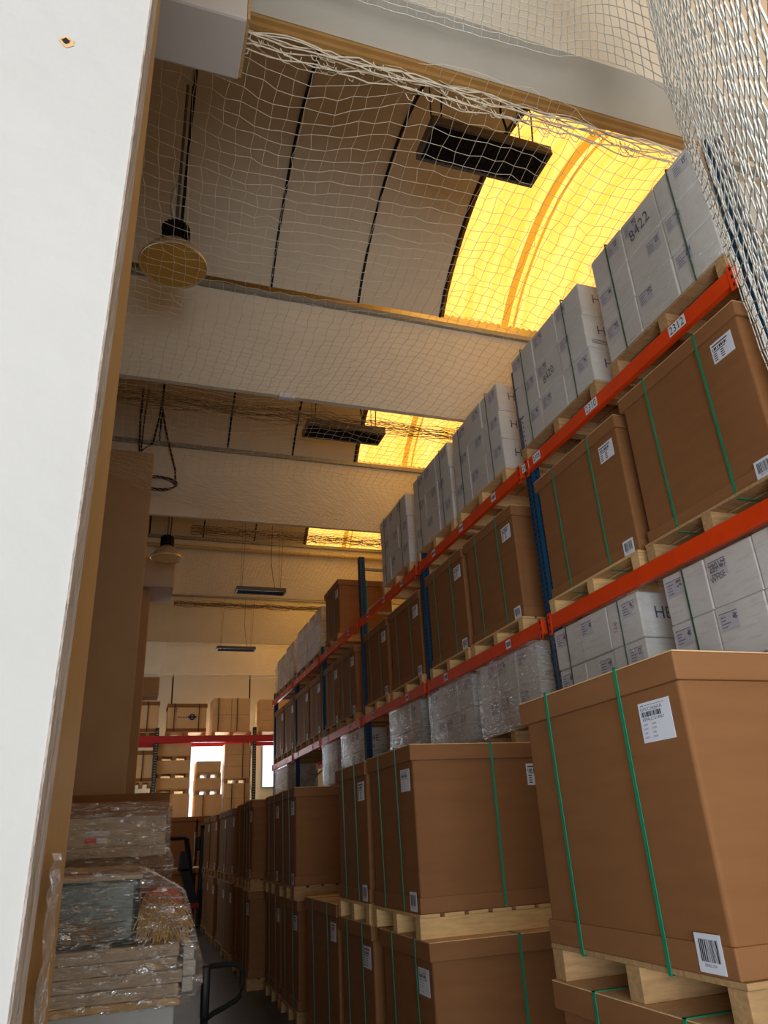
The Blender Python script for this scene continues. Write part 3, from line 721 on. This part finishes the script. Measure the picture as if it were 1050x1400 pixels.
# ---------------------------------------------------------------- stacker truck at the end of the aisle
fk = empty('stacker_truck', (2.0, 20.2, -1.81), 'dark stacker truck with tall mast parked at the end of the aisle', 'forklift')
rel(MB().bbox(1.93, 2.0, 20.0, 20.12, -1.72, .44, 'truck', .008).bbox(2.06, 2.14, 20.0, 20.12, -1.72, .44, 'truck', .008).bbox(1.93, 2.14, 20.0, 20.1, .36, .44, 'truck', .006).bbox(1.96, 2.12, 20.04, 20.1, -1.5, .2, 'black', .004), 'mast', fk)
rel(MB().cyl((2.03, 20.0, -1.2), (2.03, 20.0, .3), .025, 'steel', 10), 'hydraulic_ram', fk)
rel(MB().bbox(1.8, 1.94, 19.95, 20.1, -.12, .2, 'truck', .04), 'pulley_bracket', fk)
rel(MB().bbox(1.95, 2.36, 19.85, 20.6, -1.74, -.95, 'truck', .05), 'chassis', fk)
rel(MB().bbox(1.66, 1.98, 19.9, 20.5, -1.36, -1.24, 'truckred', .03), 'bumper', fk)
rel(MB().hexa([(1.5, 19.95, -.5), (1.68, 19.95, -.5), (1.68, 20.4, -.5), (1.5, 20.4, -.5), (1.72, 19.95, -1.25), (1.95, 19.95, -1.25), (1.95, 20.4, -1.25), (1.72, 20.4, -1.25)], 'truck').hexa([(1.44, 19.95, -.55), (1.72, 19.95, -.55), (1.72, 20.4, -.55), (1.44, 20.4, -.55), (1.5, 19.95, -.12), (1.62, 19.95, -.12), (1.62, 20.4, -.12), (1.5, 20.4, -.12)], 'truck'), 'seat_back', fk)
rel(MB().tube([(.9, 20.0, .17), (1.55, 20.0, .18), (1.62, 20.0, .15), (1.7, 20.0, -.3), (1.84, 20.0, -1.2)], .045, 'truck', 8).tube([(.9, 20.5, .17), (1.55, 20.5, .18), (1.62, 20.5, .15), (1.7, 20.5, -.3), (1.84, 20.5, -1.2)], .045, 'truck', 8), 'overhead_guard', fk)
rel(MB().bbox(1.3, 2.3, 19.75, 19.85, -1.76, -1.70, 'black', .01), 'fork', fk)
for x in (2.05, 2.27): rel(MB().cyl((x-.04, 20.0, -1.73), (x+.04, 20.0, -1.73), .08, 'rubber', 20), 'wheel', fk)
# ---------------------------------------------------------------- wrapped pallets at the left
# far one
pallet(-.85, 7.02, -1.81, 1.0, 1.22, 'wooden pallet on the floor under the far wrapped stack at left', True)
def plain_crate(x0, x1, y0, y1, z0, z1, name, label, m='kraft', lid=None, cat='carton', grp=None, b=.01):
    o = MB().bbox(x0, x1, y0, y1, z0, z1, m, b).build(name); tag(o, label, cat, grp)
    if lid: MB().bbox(x0-.012, x1+.012, y0-.012, y1+.012, z1-lid, z1+.004, 'kraft2', .006).build('lid', o, (0, 0, 0))
    return o
plain_crate(-.83, .36, 7.03, 8.0, -1.669, -.75, 'brown_carton', 'lowest brown carton of the far wrapped stack at left', grp='cartons of the far wrapped stack')
plain_crate(-.83, .38, 7.03, 8.0, -.748, -.06, 'brown_carton', 'brown carton under the kraft band in the far wrapped stack', grp='cartons of the far wrapped stack')
o = plain_crate(-.85, .40, 7.01, 8.02, -.058, .02, 'corrugated_tray', 'pale corrugated tray between the cartons of the far wrapped stack', 'sheet', cat='tray')
o = plain_crate(-.83, .385, 7.03, 8.0, .022, .345, 'grey_carton', 'grey carton with brown lid and red label in far wrapped stack', 'sheet', .095)
p = MB(); fr = on('y', -.25, 7.03, .05)
quad(p, fr, 0, .17, 0, .045, .002, 'redlabel'); quad(p, fr, .09, .17, 0, .045, .003, 'label'); quad(p, fr, 0, .19, .06, .1, .002, 'label'); p.build('red_label', o, (0, 0, 0))['label'] = 'red and white label'
def shell(name, prof, y0, y1, film, label, n=16, jit=.012, seed=3):
    q = random.Random(seed); v = []; f = []; k = len(prof)
    for i in range(n+1):
        y = y0+(y1-y0)*i/n
        for (a, b) in prof: v.append((a+q.uniform(-jit, jit), y, b+q.uniform(-jit, jit)))
    for i in range(n):
        for j in range(k-1): f.append((i*k+j, i*k+j+1, (i+1)*k+j+1, (i+1)*k+j))
    f.append(tuple(range(k)))   # the sheet stretched over the front
    return tag(MB().add(v, f, film).build(name), label, 'film')
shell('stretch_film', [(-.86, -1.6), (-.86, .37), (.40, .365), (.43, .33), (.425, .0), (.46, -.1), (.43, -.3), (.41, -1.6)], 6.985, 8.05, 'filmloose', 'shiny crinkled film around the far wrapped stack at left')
# crate standing behind it
plain_crate(-.6, .5, 9.0, 9.9, -1.81, .55, 'tall_brown_carton', 'tall brown lidded carton behind the far wrapped stack', 'kraft', .11)
# near one
pallet(-.82, 5.03, -1.81, .95, 1.2, 'wooden pallet under the near wrapped stack with the pale carton', True)
plain_crate(-.8, .385, 5.05, 5.95, -1.668, -.815, 'pale_carton', 'pale grey carton at the bottom of the near wrapped stack', 'white')
plain_crate(-.84, .41, 5.0, 6.0, -.813, -.775, 'wooden_board', 'flat tan board carrying the flat cartons of the near wrapped stack', 'wood', cat='board', b=.006)
for k in range(4):
    z = -.773+k*.066
    plain_crate(-.82, .40+.02*math.sin(k*2), 5.02, 5.9, z, z+.064, 'flat_carton', '%s flat carton in the near wrapped stack' % ('lowest', 'second lowest', 'second highest', 'highest')[k], 'sheet', grp='flat cartons in the near wrapped stack', b=.008)
for k in range(3):
    z = -.773+k*.08
    plain_crate(.425, .5-.012*abs(k-1), 5.12, 5.8, z, z+.078, 'small_white_box', '%s small white box at the side of the near wrapped stack' % ('lowest', 'middle', 'topmost')[k], 'white', grp='small white boxes beside flat cartons', b=.008)
o = tag(MB().bbox(-.8, .155, 5.08, 5.6, -.507, -.145, 'green', .035, 4).build('green_tub'), 'dark green plastic tub on the near wrapped stack at left', 'tub')
MB().bbox(-.81, .165, 5.07, 5.61, -.165, -.14, 'sheet', .008).build('rim', o, (0, 0, 0))
mb = MB(); q = random.Random(11)
for k in range(150):
    a0 = q.uniform(-.3, 1.3); cx, cz = .28+q.uniform(-.09, .09), -.46+q.uniform(0, .1); y = 5.03+q.uniform(0, .3); L = q.uniform(.06, .16)
    mb.tube([(cx-L*math.cos(a0)*.6, y, cz-.05+.0*L), (cx-L*.2, y-.02, cz+.05+q.uniform(0, .06)), (cx+L*.5, y, cz+.03), (cx+L*.8, y+.01, cz-.05)], .0028, 'straw', 3)
tag(mb.build('straw'), 'yellow straw bundle under film on the near wrapped stack', 'straw', None, 'stuff')
mb = MB(); q = random.Random(12)
for k in range(60):
    x = q.uniform(-.75, -.15); z = -.42+q.uniform(-.06, .06)
    mb.tube([(x, 5.06, z), (x+.12, 5.045, z+q.uniform(-.03, .03)), (x+.25, 5.06, z+q.uniform(-.05, .04))], .003, 'oldwood', 3)
tag(mb.build('twine'), 'brown loose twine hanging over the dark green tub', 'twine', None, 'stuff')
o = tag(MB().bbox(.18, .42, 5.3, 5.75, -.507, -.24, 'cloth', .06, 4).build('red_bundle'), 'faded red bundle behind the straw on the near wrapped stack', 'bundle')
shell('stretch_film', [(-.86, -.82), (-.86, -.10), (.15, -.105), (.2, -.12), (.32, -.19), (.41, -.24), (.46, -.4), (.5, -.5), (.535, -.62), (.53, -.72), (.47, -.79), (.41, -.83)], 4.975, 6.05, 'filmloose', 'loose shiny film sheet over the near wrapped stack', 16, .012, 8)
# pallet jack beside it
pj = empty('pallet_jack', (.6, 5.3, -1.81), 'black pallet jack handle standing beside the near wrapped stack', 'pallet jack')
loop = [(.575, -.685), (.62, -.68), (.68, -.678), (.74, -.68), (.775, -.69), (.8, -.72), (.803, -.76), (.8, -.81), (.788, -.85), (.765, -.872), (.7, -.9), (.63, -.925), (.59, -.95)]
rel(MB().tube([(x, 5.3, z) for x, z in loop], .015, 'rubber', 10), 'handle_loop', pj, None, True)
rel(MB().bbox(.555, .605, 5.27, 5.33, -.95, -.67, 'black', .012).tube([(.58, 5.3, -.93), (.575, 5.33, -1.3), (.57, 5.4, -1.62)], .024, 'black', 10), 'handle_post', pj, None, True)
rel(MB().bbox(.46, .68, 5.33, 5.5, -1.74, -1.55, 'truckred', .02), 'pump_housing', pj)
for x in (.5, .64): rel(MB().cyl((x-.025, 5.36, -1.73), (x+.025, 5.36, -1.73), .08, 'rubber', 20), 'wheel', pj)
for x in (.45, .6): pass
# tape on the jamb
mb = MB()
def jx(y, z): t = (y-.72)/.28; return e2(z)+.0005+(e3(z)-e2(z)-.0005)*t+.0012
for (a, b, ya, yb) in ((-.155, -.015, .80, .93), (-.05, -.0, .79, .9)):
    n_ = 8; v = []; f = []
    for k_ in range(n_+1):
        z_ = a+(b-a)*k_/n_
        for y_ in (ya+(.03 if k_ == 0 else 0), yb): v.append((jx(y_, z_)+(.0025 if k_ % 3 == 1 else 0), y_, z_))
    for k_ in range(n_): f.append((2*k_, 2*k_+1, 2*k_+3, 2*k_+2))
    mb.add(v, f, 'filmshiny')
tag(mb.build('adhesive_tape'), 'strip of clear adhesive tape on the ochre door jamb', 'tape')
# ---------------------------------------------------------------- hanging lamps and heaters
def lamp(x, y, z, r, top, label):
    root = empty('pendant_lamp', (x, y, z), label, 'lamp', 'industrial pendant lamps'); s = r/.3
    MB().lathe([(.30*s, 0), (.305*s, .01), (.29*s, .04*s), (.24*s, .12*s), (.17*s, .2*s), (.12*s, .24*s), (.10*s, .26*s)], 'alu', n=40).lathe([(.30*s, 0), (.285*s, .003), (.27*s, .04*s), (.22*s, .11*s), (.1*s, .25*s)], 'alu', n=40).build('reflector', root, (0, 0, 0), True)
    MB().lathe([(0, .004), (.15*s, .004), (.288*s, .006)], 'amber', n=40).build('glass_cover', root, (0, 0, 0), True)
    mb = MB().cyl((0, 0, .25*s), (0, 0, .47*s), .095*s, 'black', 20)
    for k in range(20):
        a = 2*PI*k/20; c, n_ = math.cos(a), math.sin(a)
        mb.hexa([(.09*s*c-.006*n_, .09*s*n_+.006*c, .25*s), (.13*s*c-.006*n_, .13*s*n_+.006*c, .25*s), (.13*s*c+.006*n_, .13*s*n_-.006*c, .25*s), (.09*s*c+.006*n_, .09*s*n_-.006*c, .25*s),
                 (.09*s*c-.006*n_, .09*s*n_+.006*c, .46*s), (.13*s*c-.006*n_, .13*s*n_+.006*c, .44*s), (.13*s*c+.006*n_, .13*s*n_-.006*c, .44*s), (.09*s*c+.006*n_, .09*s*n_-.006*c, .46*s)], 'black')
    mb.build('ballast_housing', root, (0, 0, 0))
    MB().tube([(0, 0, .46*s), (0, 0, top-z)], .016*s, 'heater', 8).build('suspension_rod', root, (0, 0, 0))
    MB().tube([(.05*s, 0, .46*s), (.055, 0, .9), (.05, 0, top-z)], .011, 'black', 6).build('power_cable', root, (0, 0, 0))
    MB().tube([(-.03*s, 0, .5*s), (-.07*s, 0, .7*s), (-.06*s, 0, .9*s), (0, 0, 1.1*s)], .007, 'wframe', 6).build('earth_wire', root, (0, 0, 0))
lamp(.05, 5.44, 4.80, .3, 7.2, 'large aluminium pendant lamp hanging near the ochre jamb')
lamp(.42, 13.0, 4.76, .28, 7.2, 'small far pendant lamp above the column corbel')
def heater(x0, x1, y0, y1, z, hgt, top, label, cr=1.0):
    root = empty('strip_heater', ((x0+x1)/2, (y0+y1)/2, z), label, 'heater', 'grey infrared strip heaters'); a, b = (x1-x0)/2, (y1-y0)/2
    mb = MB().bbox(-a, a, -b, b, .012, hgt, 'heater', .012)
    for (p, q, r_, t) in ((-a, a, -b, -b+.025), (-a, a, b-.025, b), (-a, -a+.03, -b+.025, b-.025), (a-.03, a, -b+.025, b-.025)): mb.box(p, q, r_, t, -.012, .012, 'heater')
    mb.build('housing', root, (0, 0, 0))
    mb = MB().box(-a+.03, a-.03, -b+.025, b-.025, .006, .012, 'grille')
    k = -a+.06
    while k < a-.03: mb.box(k, k+.008, -b+.025, b-.025, -.006, .006, 'grille'); k += .075
    for t in (-.33, 0, .33): mb.box(-a+.03, a-.03, t*b*1.6-.004, t*b*1.6+.004, -.008, .004, 'grille')
    mb.build('grille', root, (0, 0, 0))
    for sx in (-.78, .78):
        MB().tube([(sx*a, -b*.5, hgt), (sx*a+.05, -b*.5, (top-z)*.5), (sx*a, 0, top-z)], .008*cr, 'cable', 6).tube([(sx*a, b*.5, hgt), (sx*a, 0, top-z)], .006*cr, 'cable', 6).build('hanging_chain', root, (0, 0, 0))
    MB().tube([(a*.6, 0, hgt), (a*.5, 0, hgt+.25), (a*.42, 0, hgt+.6), (a*.5, 0, top-z)], .012*cr, 'cable', 6).build('power_cable', root, (0, 0, 0))
heater(2.1, 3.3, 4.05, 4.46, 5.7, .09, 6.95, 'near black strip heater hanging in front of the yellow skylight')
heater(2.19, 3.43, 9.32, 9.72, 5.7, .1, 7.25, 'second black strip heater under the dark ceiling bay')
heater(1.84, 2.84, 14.1, 14.4, 4.62, .07, 6.9, 'third strip heater before the ochre beam face', .5)
heater(1.94, 2.9, 18.2, 18.5, 4.42, .06, 6.9, 'farthest small strip heater before the last beam', .4)
# cables by the first column
cb = empty('cable_coil', (.1, 10.8, 5.1), 'dark cable loop and coil hanging above the beige column', 'cable')
rel(MB().tube([(-.2, 10.8, 6.88), (-.2, 10.8, 6.3), (-.17, 10.85, 5.75)], .022, 'cable', 6).tube([(-.11, 10.8, 6.88), (-.14, 10.8, 6.4), (-.15, 10.85, 5.75)], .012, 'cable', 6), 'drop_cable', cb)
rel(MB().tube([(-.16, 10.85, 5.75), (.02, 10.8, 5.9), (.09, 10.8, 6.4), (.1, 10.8, 6.68), (.13, 10.8, 6.5), (.19, 10.9, 6.25), (.32, 11.2, 5.95), (.41, 11.4, 5.75), (.43, 11.45, 5.55)], .018, 'cable', 6), 'looped_cable', cb)
mb = MB()
for k in range(4):
    a = .28+.014*k; mb.tube([(.14+a*math.cos(t*PI/12), 11.465+.012*math.sin(t*PI/12), 5.5+.12*math.sin(t*PI/12)+.01*k) for t in range(24)], .013, 'cable', 6, True)
rel(mb, 'coil', cb)
o = MB().tube([(-.6, 15.7, 6.06), (6.1, 15.7, 6.06)], .045, 'conduit', 10)
for x in (.6, 2.3, 3.7, 4.2): o.cyl((x-.03, 15.7, 6.06), (x+.03, 15.7, 6.06), .058, 'conduit', 10)
tag(o.build('conduit_pipe'), 'pale conduit pipe running along the third beam face', 'pipe')
tag(MB().bbox(1.42, 1.62, 7.52, 7.6, 4.93, 5.0, 'label', .01).build('junction_box'), 'small white box under the second beam edge', 'box')

# ---------------------------------------------------------------- protective nets
import numpy as np
def net_mesh(nodes, r, m, name, sides=3, rows=True, cols=True, hexw=0):
    """nodes[i][j] -> tubes along both directions sharing their knots"""
    A = np.array(nodes, float); n, k, _ = A.shape; V = []; F = []; off = 0
    def run(P):
        nonlocal off
        L = len(P); T = np.gradient(P, axis=0); T /= np.linalg.norm(T, axis=1)[:, None]+1e-9
        ref = np.where(np.abs(T[:, 2:3]) < .8, np.array([[0, 0, 1.]]), np.array([[1., 0, 0]]))
        e1 = np.cross(T, ref); e1 /= np.linalg.norm(e1, axis=1)[:, None]+1e-9; e2 = np.cross(T, e1)
        an = np.arange(sides)*2*PI/sides
        ring = P[:, None, :]+r*(np.cos(an)[None, :, None]*e1[:, None, :]+np.sin(an)[None, :, None]*e2[:, None, :])
        V.append(ring.reshape(-1, 3))
        i = np.arange(L-1)[:, None]*sides; s = np.arange(sides)[None, :]; s2 = (s+1) % sides
        F.append(np.stack([i+s, i+s2, i+sides+s2, i+sides+s], -1).reshape(-1, 4)+off); off += L*sides
    if rows:
        for i in range(n): run(A[i])
    if cols:
        for j in range(k): run(A[:, j])
    me = bpy.data.meshes.new(name); me.from_pydata(np.concatenate(V).tolist(), [], np.concatenate(F).tolist()); me.materials.append(M[m]); return me
q = np.random.RandomState(5)
ny, nx = 196, 66; Y = np.linspace(3.16, 24.1, ny); X = np.linspace(-1.4, 5.7, nx); nodes = np.zeros((ny, nx, 3))
for i, y in enumerate(Y):
    k = min(max(0, sum(1 for b in BY if b <= y)-1), 5); ya, yb = BY[k], BY[k+1]; t = (y-ya)/(yb-ya)
    sag = .20*math.sin(PI*min(1, max(0, t)))
    bunch = max(0, 1-(y-3.16)/1.2)
    for j, x in enumerate(X):
        lf = min(1, max(0, (y-9.3)/1.4)); x = x+(5.7-x)/7.1*2.2*lf
        nodes[i, j] = (x+.05*math.sin(y*1.3)+.10*math.sin(y*.9+x*.4)*(x > 2)*(x-2)*.3, y+.05*math.sin(x*2.1)*(1+2*bunch), 4.90-sag*(.8+.2*math.sin(x*1.7))+.03*math.sin(x*3+y)+.05*bunch*math.sin(x*5))
nodes += q.normal(0, .010, nodes.shape)
tag(link('bird_net', net_mesh(nodes, .0021, 'net', 'bird_net')), 'wide cream mesh net slung under the whole ceiling', 'net')
# gathered edge of that net along the first beam
mb = MB(); qq = random.Random(4)
for k in range(9):
    yy = 3.16+qq.uniform(0, .12); zz = 4.93+qq.uniform(-.1, .03); ph = qq.uniform(0, 6)
    mb.tube([(-1.4+7.1*i/70, yy+.018*math.sin(i*.9+ph)+qq.uniform(-.008, .008), zz+.018*math.sin(i*.5+ph*2)+qq.uniform(-.01, .01)) for i in range(71)], .006, 'net', 4)
for k in range(150):
    x = qq.uniform(-1.3, 5.6); y = 3.2+qq.uniform(-.03, .1); z = 4.9+qq.uniform(-.06, .02); a = qq.uniform(.02, .05)
    mb.tube([(x, y, z), (x+a, y+.02, z-a*.9), (x+2*a, y+.03, z-a*.6), (x+2.2*a, y, z)], .0035, 'net', 3)
tag(mb.build('net_edge_rope'), 'gathered ropey edge of the ceiling net along the first beam', 'rope')
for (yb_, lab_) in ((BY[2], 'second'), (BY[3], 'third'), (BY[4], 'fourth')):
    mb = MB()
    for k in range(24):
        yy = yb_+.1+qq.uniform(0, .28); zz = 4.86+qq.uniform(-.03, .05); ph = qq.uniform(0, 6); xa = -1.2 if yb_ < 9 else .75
        mb.tube([(xa+(5.6-xa)*i/60, yy+.03*math.sin(i*.9+ph)+qq.uniform(-.02, .02), zz+.02*math.sin(i*.5+ph*2)+qq.uniform(-.015, .015)) for i in range(61)], .0035, 'netshade', 3)
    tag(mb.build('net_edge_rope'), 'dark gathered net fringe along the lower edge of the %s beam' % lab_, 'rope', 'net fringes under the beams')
# near curtain net: slung from the first beam, then dropping as a curtain beside the rack front
U = 42; L1 = 44; L2 = 42; nodes = []
for i in range(U+1):
    u = i/U; row = []
    tie = Vector((2.98-2.0*u, 2.45-1.95*u, 4.35+.35*min(1, u*3)))
    foot = Vector((3.17-2.19*u, 2.45-1.95*u, 1.3))
    st = Vector((.35, 2.83-1.9*u, 4.93)); mid = Vector((2.45-1.0*u, 2.76-1.9*u, 4.88))
    for j in range(L1):
        t = j/L1
        p = st.lerp(mid, t/.72) if t < .72 else mid.lerp(tie, ((t-.72)/.28)**1.0)
        if t >= .72: s_ = (t-.72)/.28; p.z += .12*math.sin(PI*s_)
        p.z -= .05*math.sin(PI*min(1, t/.72))*(.3+u)
        row.append(p)
    for j in range(L2+1):
        t = j/L2; p = tie.lerp(foot, t)
        lift = max(0, 1-u/.22)**1.6*.30*math.sin(PI*min(1, t*1.0))
        p.z += lift; p.x += .012*math.sin(u*40)*min(1, t*4)*(1-u); p.y += .015*math.sin(u*55+1)*min(1, t*4)*(1-u)
        row.append(p)
    nodes.append([(p.x+qq.uniform(-.004, .004), p.y+qq.uniform(-.004, .004), p.z+qq.uniform(-.008, .008)) for p in row])
tag(link('curtain_net', net_mesh(nodes, .0034, 'netwhite', 'curtain_net', 5)), 'white knotted curtain net hanging beside the front end of the rack', 'net')
